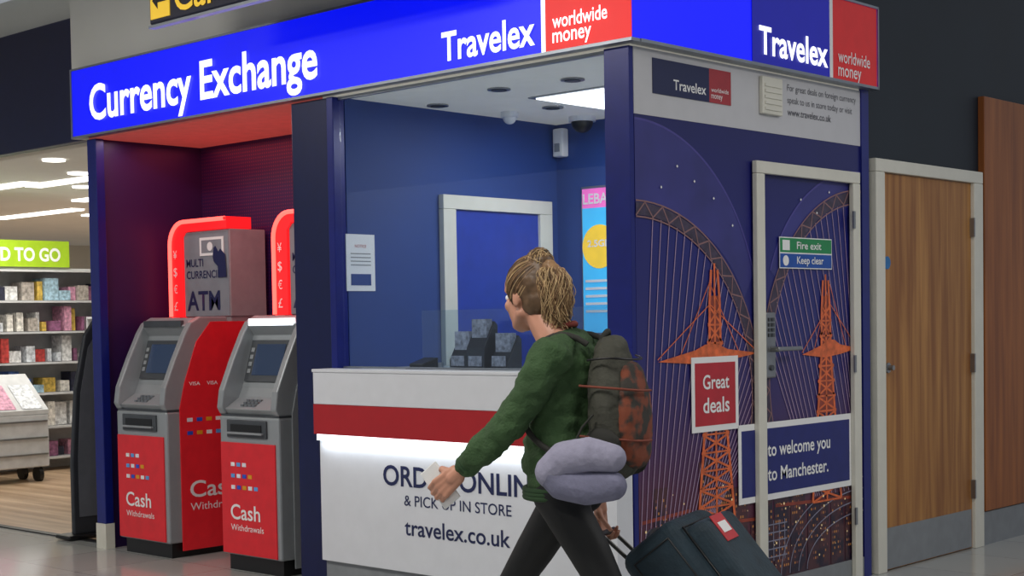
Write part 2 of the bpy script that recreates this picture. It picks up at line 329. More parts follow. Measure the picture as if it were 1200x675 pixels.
# ---------------- mural
def ymesh(nm,pts,x,m,parent): return mesh(nm,[(x,a,b) for a,b in pts],[tuple(range(len(pts)))],m,parent)
def strips(nm,lines,x,w,m,parent):
    vs=[];fs=[]
    for li,pts in enumerate(lines):
        wd=w; xx=x+(li%12)*.00006
        if isinstance(pts[-1],float): wd=pts[-1]; pts=pts[:-1]
        P=[Vector(q) for q in pts]; k=len(vs)
        for i,q in enumerate(P):
            d=Vector((0,0))
            if i: d+=(q-P[i-1]).normalized()
            if i<len(P)-1: d+=(P[i+1]-q).normalized()
            n=Vector((-d.y,d.x)).normalized()*wd/2
            vs+=[(xx,q.x+n.x,q.y+n.y),(xx,q.x-n.x,q.y-n.y)]
        fs+=[(k+2*i,k+2*i+1,k+2*i+3,k+2*i+2) for i in range(len(P)-1)]
    return mesh(nm,vs,fs,m,parent)
mu=empty('bridge_mural',(0,1,0))
Mm=bpy.data.materials.new('mural_dusk_print'); Mm.use_nodes=True; nt=Mm.node_tree; b=nt.nodes['Principled BSDF']; b.inputs['Roughness'].default_value=.35
tc=nt.nodes.new('ShaderNodeTexCoord'); sp=nt.nodes.new('ShaderNodeSeparateXYZ'); no=nt.nodes.new('ShaderNodeTexNoise'); no.inputs['Scale'].default_value=3
ad=nt.nodes.new('ShaderNodeMath'); ad.operation='MULTIPLY_ADD'; ad.inputs[1].default_value=.35
mr=nt.nodes.new('ShaderNodeMapRange'); mr.inputs['From Max'].default_value=2.5; mr.inputs['From Min'].default_value=.15
ra=nt.nodes.new('ShaderNodeValToRGB'); cr=ra.color_ramp
st=[(0,'#1a1030'),(.12,'#502430'),(.25,'#582c46'),(.38,'#40295e'),(.55,'#25276e'),(.75,'#161a70'),(1,'#12165e')]
cr.elements[0].position=0; cr.elements[0].color=hexc(st[0][1]); cr.elements[1].position=1; cr.elements[1].color=hexc(st[-1][1])
for q,cc in st[1:-1]: el=cr.elements.new(q); el.color=hexc(cc)
nt.links.new(tc.outputs['Object'],sp.inputs[0]); nt.links.new(tc.outputs['Object'],no.inputs['Vector']); nt.links.new(no.outputs['Fac'],ad.inputs[0]); nt.links.new(sp.outputs['Z'],ad.inputs[2]); nt.links.new(ad.outputs[0],mr.inputs['Value']); nt.links.new(mr.outputs[0],ra.inputs[0]); nt.links.new(ra.outputs[0],b.inputs['Base Color'])
box('print_base',0.0005,.004,.019,1.945,.11,2.29,Mm,mu)
box('skirting',0.0005,.012,.019,1.945,0,.11,M_grey,mu)
box('header_band',0.0005,.006,.019,1.945,2.29,2.58,mat('header_band_grey','#c8c8cc',.4,var=.02),mu)
M_lav=mat('mural_arch_lavender','#34347e',.4,scale=3,var=.2); M_lav2=mat('mural_arch_lavender2','#4a4494',.4)
M_steelm=mat('mural_arch_steel','#40364c',.4,var=.3,scale=30); M_cab=mat('mural_cable','#b096b4',.4); M_or=mat('mural_orange','#dc6a3a',.4,var=.3,scale=25); M_or2=mat('mural_orange_dark','#8a3828',.4,var=.3,scale=20)
M_glow=mat('mural_lights','#ffdca0',.4,em=(1,.75,.4,1),es=.15); M_bld=mat('mural_buildings','#281a34',.4,scale=8,var=.2,c2='#4c2830'); M_rail=mat('mural_railing','#8a8aa0',.4); M_edge=mat('mural_edge','#8c686a',.4)
def arc(cy_,cz,ry,rz,t0,t1,n=28): return [(cy_+ry*math.cos(math.radians(t0+(t1-t0)*i/n)),cz+rz*math.sin(math.radians(t0+(t1-t0)*i/n))) for i in range(n+1)]
def cres(o1,i1):
    n=len(o1)-1; vs=[(.0050,a,b_) for a,b_ in o1]+[(.0050,a,b_) for a,b_ in i1]; return mesh('crescent',vs,[(k,k+1,n+2+k,n+1+k) for k in range(n)],M_lav,mu)
cres(arc(.02,1.30,.95,.97,90,18),arc(.02,1.30,.87,.60,90,18)); cres(arc(1.94,1.35,.92,.80,90,160),arc(1.94,1.35,.84,.62,90,160))
strips('arch_edge',[arc(.02,1.30,.96,.97,90,18),arc(1.94,1.35,.92,.80,90,160)],.0056,.010,M_lav2,mu)
A1=arc(.02,1.02,.92,.86,90,-18); A2=arc(1.94,1.10,.92,.92,90,195)
strips('arch_truss',[A1,A2],.0080,.055,M_steelm,mu)
def zig(P,w):
    L=[]
    for i in range(len(P)-1):
        a=Vector(P[i]);b_=Vector(P[i+1]);n=Vector((-(b_-a).y,(b_-a).x)).normalized()*w; s_=1 if i%2 else -1; L.append([tuple(a+n*s_),tuple(b_-n*s_)])
    return L
strips('arch_truss_edge',[arc(.02,1.02,.955,.895,90,-18),arc(.02,1.02,.885,.825,90,-18),arc(1.94,1.10,.885,.885,90,195),arc(1.94,1.10,.955,.955,90,195)]+zig(A1,.03)+zig(A2,.03),.0086,.007,M_edge,mu)
cl=[]
for i in range(2,28):
    q=A1[i]; cl.append([q,(max(.025,q[0]*.45-.05+.006*i),.42)])
for i in range(3,22):
    q=A2[i]; cl.append([q,(min(1.93,q[0]+.42),.48)])
strips('cables',cl,.0070,.0048,M_cab,mu)
def tower(cy_,z0,zt,w0):
    L=[]
    for s in(-1,1): L.append([(cy_+s*w0,z0),(cy_+s*.045,1.20),(cy_+s*.04,zt-.15),(cy_+s*.025,zt),.018])
    L.append([(cy_,z0),(cy_,zt+.03),.014])
    nlev=13
    for k in range(nlev):
        za=z0+(1.45-z0)*k/nlev; zb=z0+(1.45-z0)*(k+1)/nlev
        wa=w0+(.045-w0)*k/nlev; wb=w0+(.045-w0)*(k+1)/nlev
        L.append([(cy_-wa,za),(cy_+wb,zb),.011]); L.append([(cy_+wa,za),(cy_-wb,zb),.011]); L.append([(cy_-wa,za),(cy_+wa,za),.009])
    return L
strips('towers',tower(.60,.35,1.62,.16)+tower(1.58,.45,1.58,.14),.0095,.012,M_or,mu)
for q in(.60,1.58): ymesh('tower_core',[(q-.08,.9),(q+.08,.9),(q+.035,1.5),(q-.035,1.5)],.0090,M_or2,mu)
for cy_,s_ in((.56,.40),(1.62,.27)):
    ymesh('platform',[(cy_-s_,1.205),(cy_-s_*.3,1.25),(cy_-s_*.1,1.275),(cy_+s_*.15,1.275),(cy_+s_*.35,1.25),(cy_+s_,1.225),(cy_+s_*.4,1.20),(cy_-s_*.2,1.185)],.0105,M_or,mu)
    strips('platform_stays',[[(cy_-s_,1.215),(cy_,1.46)],[(cy_+s_,1.225),(cy_,1.46)],[(cy_-s_*.6,1.215),(cy_,1.56)],[(cy_+s_*.6,1.225),(cy_,1.56)]],.0103,.005,M_or,mu)
yy=.025; W1=[]; W2=[]
while yy<1.88:
    w_=random.uniform(.06,.16); ht=random.uniform(.34,.74); ye=min(1.94,yy+w_); ymesh('building',[(yy,.11),(ye,.11),(ye,ht),(yy,ht)],.0060,M_bld,mu)
    z=.16
    while z<ht-.03:
        a=yy+.012
        while a<ye-.016:
            if random.random()<.42: (W1 if random.random()<.6 else W2).append((a,z))
            a+=.018
        z+=.028
    yy+=w_+random.uniform(0.002,.03)
for nm,L,m_ in(('windows_warm',W1,mat('mural_window_warm','#c88648',.4)),('windows_dim',W2,mat('mural_window_dim','#7c4a44',.4))):
    vs=[];fs=[]
    for a,z in L:
        k=len(vs); vs+=[(.0064,a,z),(.0064,a+.010,z),(.0064,a+.010,z+.012),(.0064,a,z+.012)]; fs.append((k,k+1,k+2,k+3))
    mesh(nm,vs,fs,m_,mu)
vs=[];fs=[]
for i in range(70):
    a=random.uniform(.03,1.9); z=random.uniform(.16,.62); s_=random.uniform(.002,.006); k=len(vs)
    vs+=[(.0112,a-s_,z-s_),(.0112,a+s_,z-s_),(.0112,a+s_,z+s_),(.0112,a-s_,z+s_)]; fs.append((k,k+1,k+2,k+3))
mesh('city_lights',vs,fs,M_glow,mu)
vs=[];fs=[]
for (a,z) in[(.45,2.02),(.60,1.95),(.32,2.08),(.75,1.83),(1.35,1.98),(1.62,2.03),(1.5,1.92),(.2,1.98)]:
    k=len(vs); s_=.007; vs+=[(.0112,a-s_,z),(.0112,a,z-s_),(.0112,a+s_,z),(.0112,a,z+s_)]; fs.append((k,k+1,k+2,k+3))
mesh('arch_lights',vs,fs,M_letter,mu)
strips('railings',[arc(1.945,.12,.8-.08*k,.42-.06*k,180,90) for k in range(4)]+[[(.45+.09*k,.12),(.50+.085*k,.36)] for k in range(6)]+[[(.98+.05*k,.2),(.98+.05*k,.40)] for k in range(5)]+[[(.96,.22+.04*k),(1.2,.22+.04*k)] for k in range(5)],.0076,.006,M_rail,mu)
strips('orange_city',[[(.03,.40),(.5,.44),(1.0,.42)],[(.03,.50),(.4,.52)],[(1.1,.47),(1.9,.44)],[(.03,.30),(.6,.28)]],.0066,.016,M_or2,mu)
lg=empty('company_plaque',(0,.45,2.4)); box('blue',.0065,.010,.15,.575,2.39,2.545,M_navyT,lg); box('red',.0065,.010,.575,.75,2.39,2.545,mat('plaque_red','#a83038',.4),lg)
stext('Travelex',.30,.55,2.42,.045,.0105,M_letter,lg,.01); stext('worldwide',.59,.73,2.44,.02,.0105,M_letter,lg); stext('money',.59,.68,2.41,.018,.0105,M_letter,lg)
ve=empty('wall_vent',(0,1.1,2.4)); box('case',.0065,.030,.99,1.165,2.375,2.555,M_cream,ve,.005); boxes('slats',[(.030,.035,1.005,1.15,2.395+.028*k,2.408+.028*k) for k in range(5)],M_cream,ve)
tx=empty('vinyl_lettering',(0,1.5,2.4)); M_gt=mat('grey_print','#5c5c64',.5)
stext('For great deals on foreign currency',1.24,1.90,2.51,.032,.0075,M_gt,tx); stext('speak to us in store today or visit',1.24,1.86,2.45,.032,.0075,M_gt,tx); stext('www.travelex.co.uk',1.24,1.65,2.39,.034,.0075,M_gt,tx,.012)
fd=empty('door_2',(0,1.4,0))
boxes('frame',[(.0125,.04,.915,.985,0,2.085),(.0125,.04,1.815,1.885,0,2.085),(.0125,.04,.915,1.885,2.086,2.145)],M_cream,fd,.004)
box('lock_plate',.0125,.03,.995,1.085,1.10,1.42,M_steel,fd,.008); boxes('lock_keys',[(.0305,.034,1.015+.03*i,1.035+.03*i,1.30+.025*j,1.318+.025*j) for i in range(2) for j in range(4)],M_silverD,fd)
cyl('spindle',(.03,1.04,1.24),(.075,1.04,1.24),.013,M_steel,fd); box('lever',.065,.083,1.03,1.24,1.23,1.252,M_steel,fd,.006); cyl('cylinder',(.03,1.04,1.15),(.038,1.04,1.15),.014,M_silverD,fd)
boxes('hinges',[(.0405,.048,1.80,1.82,z,z+.09) for z in(.3,1.1,1.85)],M_steel,fd)
fs_=empty('fire_exit_sign',(0,1.4,1.7)); box('backing',.0125,.0145,1.145,1.635,1.635,1.79,M_letter,fs_); box('green',.0146,.0155,1.15,1.63,1.715,1.785,mat('safety_green','#1c8a50',.4),fs_); box('blue',.0146,.0155,1.15,1.63,1.64,1.708,mat('safety_blue','#1450a8',.4),fs_)
stext('Fire exit',1.30,1.53,1.733,.036,.017,M_letter,fs_,.012); stext('Keep clear',1.30,1.55,1.66,.036,.017,M_letter,fs_,.012); box('pictogram',.0156,.0165,1.17,1.235,1.725,1.775,M_letter,fs_); cyl('roundel',(.0156,1.20,1.674),(.0165,1.20,1.674),.026,M_letter,fs_)
gd=empty('great_deals_sign',(0,.6,1)); box('border',.0125,.0145,.405,.778,.872,1.218,M_letter,gd); box('red',.0146,.0155,.43,.753,.90,1.19,mat('deal_red','#b82834',.4),gd); stext('Great',.49,.70,1.07,.065,.017,M_letter,gd,.015); stext('deals',.49,.70,.96,.07,.017,M_letter,gd,.015)
ws=empty('welcome_sign',(0,1.3,.7))
M_wb=mat('welcome_blue','#1c2470',.4)
boxes('border',[(.0125,.0145,.775,.914,.505,.885),(.0125,.0145,.986,1.814,.505,.885)],M_letter,ws); boxes('blue',[(.0146,.0155,.80,.914,.535,.855),(.0146,.0155,.986,1.795,.535,.855)],M_wb,ws); stext('to welcome you',1.02,1.60,.72,.065,.017,M_letter,ws,.015); stext('to Manchester.',1.02,1.58,.60,.065,.017,M_letter,ws,.015)
wd=empty('door_3',(0,2.7,0))
boxes('frame',[(-.0115,.035,2.06,2.155,0,2.165),(-.0115,.035,3.215,3.33,0,2.165),(-.0115,.035,2.06,3.33,2.166,2.235)],M_cream,wd,.004)
box('leaf',-.0115,.012,2.156,3.214,.005,2.164,M_doorwood,wd); box('kick_plate',.0121,.016,2.165,3.20,.01,.235,M_grey,wd)
cyl('knob_rose',(.012,2.21,1.11),(.02,2.21,1.11),.028,M_steel,wd); cyl('knob',(.02,2.21,1.11),(.05,2.21,1.11),.014,M_steel,wd); cyl('safety_disc',(.012,2.21,1.68),(.015,2.21,1.68),.035,mat('disc_blue','#2070b0',.4),wd,n=28)
boxes('hinges',[(.012,.04,3.20,3.213,z,z+.11) for z in(.3,1.05,1.85)],M_steel,wd)

# ---------------- shop
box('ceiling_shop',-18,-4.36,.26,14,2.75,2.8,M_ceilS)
box('wall_shop_back',-18,-4.3,11.9,12,0,2.75,M_bulk); box('wall_shop_left',-18,-17.9,.2,12,0,2.75,M_bulk); box('wall_shop_right',-4.42,-4.36,.9,12,0,2.75,M_bulk)
L=[]
e=empty('shop_strip_light',(-11,4,2.75))
for (x,y) in[(-8,2.2),(-9.2,3.4),(-11,4.6),(-13,6),(-14.5,8),(-9.5,2.0),(-12,4.0)]: L.append((x-.9,x+.9,y-.08,y+.08,2.73,2.748))
boxes('tube_diffusers',L,M_panelL,e)
for (x,y) in[(-6.8,1.2),(-7.6,1.9),(-8.7,2.6)]:
    e=empty('ceiling_downlight',(x,y,2.75)); cyl('lamp',(x,y,2.75),(x,y,2.735),.09,M_panelL,e)
area('shop_light_a',(-8.0,1.8,2.70),2.5,1.2,62,(1,.96,.88)); area('shop_light_b',(-11.5,5,2.70),4,3,150,(1,.96,.88))
gs=empty('food_to_go_sign',(-9.5,2.3,2.1)); box('board',-9.555,-9.50,.6,2.92,2.01,2.27,mat('lime_green','#8fae1a',.4,em=(.28,.45,.03,1),es=.35),gs); stext('FOOD TO GO',1.85,2.82,2.07,.13,-9.498,M_letter,gs,.03)
sh=empty('shelving_unit',(-9.4,2.2,0)); M_shelf=mat('shelf_white','#c4c6c8',.5)
boxes('frame',[(-9.60,-9.56,.6,3.6,0,2.0)]+[(-9.56,-9.2,.6,3.6,z,z+.02) for z in(.12,.42,.75,1.05,1.35,1.65,1.95)],M_shelf,sh)
cols=['#b8403c','#4a6ab0','#d8d4cc','#c8a850','#6a9a6a','#c890a8','#2a2c40','#9ab8c8','#e4e4e4','#8a5878','#d0d4dc','#a8a098']
gm=[mat('goods_%d'%i,cc,.5,var=.45,scale=30) for i,cc in enumerate(cols)]
pick=[0,1,2,2,3,4,5,6,7,8,8,9,10,10,11,11]
def fill(x0,x1,ya,yb,zs,hmin,hmax,parent):
    g={i:[] for i in range(12)}
    for z in zs:
        y=ya
        while y<yb:
            w_=random.uniform(.03,.15); hh=random.uniform(hmin,hmax); g[random.choice(pick)].append((x0,x1-random.uniform(0,.10),y,y+w_,z,z+hh)); y+=w_+random.uniform(.003,.05)
    for i in g:
        if g[i]: boxes('goods',g[i],gm[i],parent)
fill(-9.50,-9.24,.65,3.45,(.145,.445,.775,1.075,1.375,1.675),.05,.25,sh)
pn=empty('hanging_promo_board',(-8.6,2.9,1.6)); box('board',-8.60,-8.58,2.62,3.0,1.45,1.72,M_fascia,pn); stext('we are open for duty free',2.66,2.96,1.60,.03,-8.578,M_letter,pn); stext('ask at the till',2.66,2.90,1.52,.03,-8.578,M_letter,pn)
for y in(2.66,2.96): cyl('wire',(-8.59,y,1.72),(-8.59,y,2.75),.003,M_steel,pn,n=6)
ds=empty('magazine_display_stand',(-8.5,1.5,0))
boxes('body',[(-8.75,-8.35,.9,1.98,.14,.62)],M_shelf,ds,.01)
prism('sloped_top',[(-8.75,.621),(-8.35,.621),(-8.35,.66),(-8.75,.98)],'y',.9,1.98,M_shelf,ds)
for k in range(4):
    y=.95+k*.26; mesh('magazine',[(-8.36,y,.675),(-8.36,y+.2,.675),(-8.62,y+.2,.885),(-8.62,y,.885)],[(0,1,2,3)],gm[[7,8,5,10][k]],ds)
boxes('rail',[(-8.345,-8.335,.92,1.96,z,z+.015) for z in(.25,.40,.55)],M_steel,ds)
for y in(1.0,1.9):
    for x in(-8.7,-8.42): cyl('castor',(x,y-.02,.07),(x,y+.02,.07),.07,M_black,ds,n=18)
wr=empty('wire_magazine_rack',(-7.5,2.2,0)); Lw=[]
for y in(2.02,2.40):
    for x in(-7.75,-7.45): Lw.append((x-.006,x+.006,y-.006,y+.006,0.004,1.5))
for k in range(5):
    z=.2+k*.28; Lw+=[(-7.75,-7.45,y-.003,y+.003,z,z+.006) for y in(2.02,2.11,2.21,2.31,2.40)]+[(x-.003,x+.003,2.02,2.40,z-.003,z+.003) for x in(-7.75,-7.65,-7.55,-7.45)]+[(-7.453,-7.447,2.02,2.40,z+.07,z+.076)]
boxes('wire_frame',Lw,M_steel,wr)
for k in range(5):
    z=.21+k*.28
    for j in range(2): box('magazine',-7.49-.03*j,-7.48-.03*j,2.04+j*.18,2.20+j*.18,z,z+.21,gm[(k*5+j*3+1)%12],wr)
sh=empty('shelving_unit',(-7.8,2.9,0))
boxes('frame',[(-8.3,-8.26,2.35,3.4,0,1.5)]+[(-8.26,-7.95,2.35,3.4,z,z+.02) for z in(.15,.5,.85,1.2,1.48)],M_shelf,sh)
fill(-8.22,-7.98,2.38,3.25,(.175,.525,.875,1.225),.06,.24,sh)
sgt=empty('security_gate',(-4.8,.35,0)); gy=[(.10,.03),(.10,.5),(.14,1.0),(.22,1.35),(.30,1.46),(.44,1.46),(.46,1.35),(.46,.03)]
prism('panel',gy,'x',-4.83,-4.79,mat('gate_grey','#3a3d42',.4,.3),sgt,.01); box('foot',-4.90,-4.72,.02,.55,0.0085,.035,M_black,sgt,.01)
prism('inset',[(y*.8+.06,z*.85+.12) for y,z in gy],'x',-4.789,-4.784,mat('gate_inset','#6a6e74',.3,.2),sgt)

# ---------------- people
def sph(bm,c,r,rot=None):
    r=(r,r,r) if isinstance(r,(int,float)) else r
    bmesh.ops.create_icosphere(bm,subdivisions=3,radius=1,matrix=Matrix.Translation(c)@Matrix.Diagonal((*r,1)))
def sph2(bm,c,r): bmesh.ops.create_icosphere(bm,subdivisions=2,radius=r,matrix=Matrix.Translation(c))
def cap(bm,p0,r0,p1,r1):
    p0=Vector(p0);p1=Vector(p1); L=(p1-p0).length; n=max(2,int(L/(min(r0,r1)*.35))+1); n=min(n,30)
    for i in range(n+1):
        t=i/n; sph2(bm,p0.lerp(p1,t),r0+(r1-r0)*t)
def blob(name,fn,voxel,m,parent,smooth=6,disp=0,dscale=.08):
    bm=bmesh.new(); fn(bm); me=bpy.data.meshes.new(name); bm.to_mesh(me); bm.free()
    ob=bpy.data.objects.new(name,me); me.materials.append(m); link(ob,parent)
    r=ob.modifiers.new('r','REMESH'); r.mode='VOXEL'; r.voxel_size=voxel; r.use_smooth_shade=True
    s=ob.modifiers.new('s','SMOOTH'); s.factor=.5; s.iterations=smooth
    if disp:
        t=bpy.data.textures.new(name,'CLOUDS'); t.noise_scale=dscale; d=ob.modifiers.new('d','DISPLACE'); d.texture=t; d.strength=disp; d.mid_level=.5
    return ob
def curves(name,splines,rad,m,parent,cyclic=False,smooth=False,br_=2):
    cu=bpy.data.curves.new(name,'CURVE'); cu.dimensions='3D'; cu.bevel_depth=rad; cu.bevel_resolution=br_
    for pts in splines:
        if smooth:
            sp=cu.splines.new('NURBS'); sp.use_endpoint_u=True; sp.order_u=4; sp.resolution_u=4
        else: sp=cu.splines.new('POLY')
        sp.points.add(len(pts)-1)
        for i,q in enumerate(pts): sp.points[i].co=(*q,1)
        if smooth: sp.order_u=min(4,len(pts)); sp.use_endpoint_u=True
        sp.use_cyclic_u=cyclic
    cu.materials.append(m); return link(bpy.data.objects.new(name,cu),parent)
def hand(bm,p,d,n,t,curl=(.4,.6,.5)):
    p=Vector(p);d=Vector(d).normalized();n=Vector(n).normalized();t=Vector(t).normalized()
    lens=[(.038,.023,.018),(.042,.026,.019),(.039,.024,.018),(.030,.018,.016)]
    cap(bm,p-d*.03,.024,p+d*.02,.025)
    for i,off in enumerate([.030,.010,-.010,-.029]):
        k=p+d*(.084-(.006 if i==3 else 0))+t*off; cap(bm,p+t*off*.6,.016,k,.0115)
        a=0;q=k
        for j in range(3):
            a+=curl[j]; dd=d*math.cos(a)+n*math.sin(a)+t*(off*.8); q2=q+dd*lens[i][j]; cap(bm,q,.0092-.0009*j,q2,.0085-.0009*j); q=q2
    q=p+d*.02+t*.024; q2=q+(d*.5+t*.6+n*.45).normalized()*.042; cap(bm,q,.015,q2,.0115); q3=q2+(d*.8+n*.6+t*.1).normalized()*.033; cap(bm,q2,.0105,q3,.0085); q4=q3+(d*.8+n*.6).normalized()*.02; cap(bm,q3,.0088,q4,.0075)
HB=(.82,-1.426,0); HR=math.atan2(-.307,-.951)
M_skin=mat('skin','#c89078',.5,var=.05,scale=20); M_green=mat('green_sweatshirt','#375230',.85,var=.16,scale=9,bump=.4,bscale=120); M_legs=mat('black_leggings','#101114',.65,var=.1)
M_hair=mat('brown_hair','#624a34',.5,var=.3,scale=30); M_hair1=mat('light_brown_hair','#8e6e4e',.5,var=.3,scale=30); M_hair2=mat('blonde_hair','#c4a67a',.5,var=.3,scale=30); M_shoe=mat('shoe_grey','#8a8a8c',.6)
wm=empty('woman',HB,HR)
LS,LE,LW=Vector((-.03,.155,1.285)),Vector((.085,.205,1.075)),Vector((.262,.200,.925))
RS,RE,RW=Vector((-.05,-.155,1.285)),Vector((-.08,-.225,1.03)),Vector((-.04,-.215,.80))
def f_sweat(bm):
    for z,ra_,rb,ca in[(.87,.120,.152,-.0),(.93,.130,.155,-.0),(1.0,.124,.148,.0),(1.06,.115,.145,.0),(1.13,.114,.148,-.005),(1.20,.112,.158,-.015),(1.26,.100,.160,-.025)]:
        sph(bm,(ca,0,z),(ra_,rb,.08))
    cap(bm,(-.03,.0,1.30),.072,(.0,0,1.345),.058)
    for s_ in(-1,1): cap(bm,(-.03,s_*.03,1.315),.058,(-.04,s_*.145,1.285),.062)
    for a_,b_,c_ in((LS,LE,LW),(RS,RE,RW)):
        cap(bm,a_,.066,a_.lerp(b_,.5),.061); cap(bm,a_.lerp(b_,.5),.061,b_,.056); cap(bm,b_,.056,b_.lerp(c_,.72),.050); cap(bm,b_.lerp(c_,.72),.050,c_,.036)
blob('sweatshirt',f_sweat,.009,M_green,wm,7,.028,.05)
def tor(c,ax,R_,r_,n=28):
    ax=Vector(ax).normalized(); u=ax.orthogonal().normalized(); v=ax.cross(u); return [Vector(c)+(u*math.cos(2*math.pi*i/n)+v*math.sin(2*math.pi*i/n))*R_ for i in range(n)]
M_rib=mat('green_ribbing','#2a4428',.9)
curves('cuff',[tor(LW.lerp(LE,.02+.05*k),LW-LE,.031,0) for k in range(3)]+[tor(RW.lerp(RE,.02+.05*k),RW-RE,.031,0) for k in range(3)],.008,M_rib,wm,True)
curves('collar',[tor((.012,0,1.372),(.25,0,1),.060,0)],.011,mat('red_collar_lining','#8a3a30',.8),wm,True)
curves('hem',[[(.120*math.cos(t),.150*math.sin(t),.825+.012*k) for t in [2*math.pi*i/30 for i in range(30)]] for k in range(3)],.010,M_rib,wm,True)
def f_legs(bm):
    sph(bm,(-.01,0,.88),(.108,.145,.10)); sph(bm,(-.05,.07,.84),(.08,.08,.09)); sph(bm,(-.04,-.07,.84),(.08,.08,.09))
    cap(bm,(0,-.08,.84),.083,(.14,-.09,.63),.070); cap(bm,(.14,-.09,.63),.070,(.245,-.09,.475),.054); cap(bm,(.245,-.09,.475),.054,(.285,-.09,.34),.052); cap(bm,(.285,-.09,.34),.052,(.375,-.09,.10),.034)
    cap(bm,(-.01,.08,.84),.083,(-.13,.09,.65),.070); cap(bm,(-.13,.09,.65),.070,(-.215,.09,.495),.054); cap(bm,(-.215,.09,.495),.054,(-.33,.09,.40),.051); cap(bm,(-.33,.09,.40),.051,(-.525,.09,.21),.034)
blob('leggings',f_legs,.010,M_legs,wm,5)
def f_shoes(bm):
    cap(bm,(.365,-.09,.07),.040,(.47,-.09,.075),.036); cap(bm,(.47,-.09,.075),.036,(.555,-.09,.085),.026); cap(bm,(.35,-.09,.035),.033,(.45,-.09,.045),.032)
    cap(bm,(-.535,.09,.18),.040,(-.47,.09,.08),.037); cap(bm,(-.47,.09,.075),.037,(-.40,.09,.03),.028)
blob('shoes',f_shoes,.008,M_shoe,wm,4)
hd=empty('head_pose',(.105,0,1.485),math.radians(-24),wm)
hd.rotation_euler=(0,math.radians(5),math.radians(-22))
def hp(a,b_,c_): return Vector((a,b_,c_))
def f_head(bm):
    sph(bm,hp(-.01,0,.02),(.092,.073,.095)); sph(bm,hp(.035,0,-.035),(.058,.054,.085)); sph(bm,hp(.055,0,.035),(.042,.052,.05))
    cap(bm,hp(.055,.0,-.098),.024,hp(.070,0,-.095),.020)
    for s_ in(-1,1):
        cap(bm,hp(.0,s_*.048,-.06),.022,hp(.055,s_*.018,-.095),.020); sph(bm,hp(.066,s_*.034,-.03),(.020,.020,.022)); sph(bm,hp(-.005,s_*.074,-.015),(.017,.008,.029))
        cap(bm,hp(.085,s_*.012,.022),.009,hp(.072,s_*.042,.020),.009)
    cap(bm,hp(.088,0,.010),.0095,hp(.108,0,-.030),.0115); sph(bm,hp(.100,.009,-.035),(.010,.008,.008)); sph(bm,hp(.100,-.009,-.035),(.010,.008,.008))
    sph(bm,hp(.087,0,-.060),(.011,.022,.007)); sph(bm,hp(.084,0,-.071),(.011,.019,.007))
    cap(bm,hp(-.02,0,-.05),.050,(-.088,0,-.155),.056)
blob('head',f_head,.006,M_skin,hd,3)
blob('lips',lambda bm:(sph(bm,hp(.0905,0,-.060),(.0105,.019,.0055)),sph(bm,hp(.088,0,-.070),(.0105,.016,.0055))),.003,mat('lip','#a85a52',.4),hd,2)
for s_ in(-1,1):
    bm=bmesh.new(); bmesh.ops.create_uvsphere(bm,u_segments=16,v_segments=12,radius=.0115,matrix=Matrix.Translation(hp(.0765,s_*.029,-.002))); me=bpy.data.meshes.new('e'); bm.to_mesh(me); bm.free(); me.materials.append(M_letter); link(bpy.data.objects.new('eye',me),hd)
    bm=bmesh.new(); bmesh.ops.create_uvsphere(bm,u_segments=12,v_segments=8,radius=.0055,matrix=Matrix.Translation(hp(.0845,s_*.029,-.002))); me=bpy.data.meshes.new('e'); bm.to_mesh(me); bm.free(); me.materials.append(M_black); link(bpy.data.objects.new('iris',me),hd)
curves('eyebrows',[[hp(.092,s_*.014,.026),hp(.088,s_*.03,.030),hp(.075,s_*.045,.024)] for s_ in(-1,1)],.003,M_hair,hd)
ROOT=hp(-.066,0,.080)
PT=[Vector(q) for q in[(0,0,.0),(-.032,0,-.005),(-.052,0,-.045),(-.056,0,-.105),(-.048,0,-.165),(-.050,0,-.205)]]
def f_hair(bm):
    sph(bm,hp(-.018,0,.030),(.098,.081,.094)); sph(bm,hp(-.045,0,-.02),(.066,.071,.074)); sph(bm,hp(.03,0,.072),(.048,.053,.040))
    sph(bm,ROOT+Vector((.01,0,.020)),(.046,.044,.034))
blob('hair_cap',f_hair,.006,M_hair,hd,3,.008,.02)
def f_tail(bm):
    rr_=[.022,.030,.036,.037,.029,.014]
    for k in range(5): cap(bm,ROOT+PT[k],rr_[k],ROOT+PT[k+1],rr_[k+1])
blob('ponytail_core',f_tail,.006,M_hair1,hd,3,.016,.02)
SA,SB,SC=[],[],[]
def addst(pts,wts):
    q=random.random(); (SA if q<wts[0] else (SB if q<wts[1] else SC)).append(pts)
for i in range(620):
    th=random.uniform(-2.3,2.3); ph=random.uniform(-.9,1.0); c0=hp(-.018,0,.03)
    s0=c0+Vector((.097*math.cos(ph)*math.cos(th*.55),.081*math.cos(ph)*math.sin(th*.75),.096*math.sin(ph)))
    lift=random.choice([1,1,1,1.03,1.06]); pts=[]
    for k in range(6):
        t=k/5; q=s0.lerp(ROOT,t)-c0; rad=Vector((q.x/.1005,q.y/.0835,q.z/.0965)); q=q/max(rad.length,.001)*(1+(lift-1)*math.sin(math.pi*t)) if k<5 else q
        pts.append(c0+q+Vector([random.uniform(-.002,.002) for _ in range(3)]))
    addst(pts,(.40,.80))
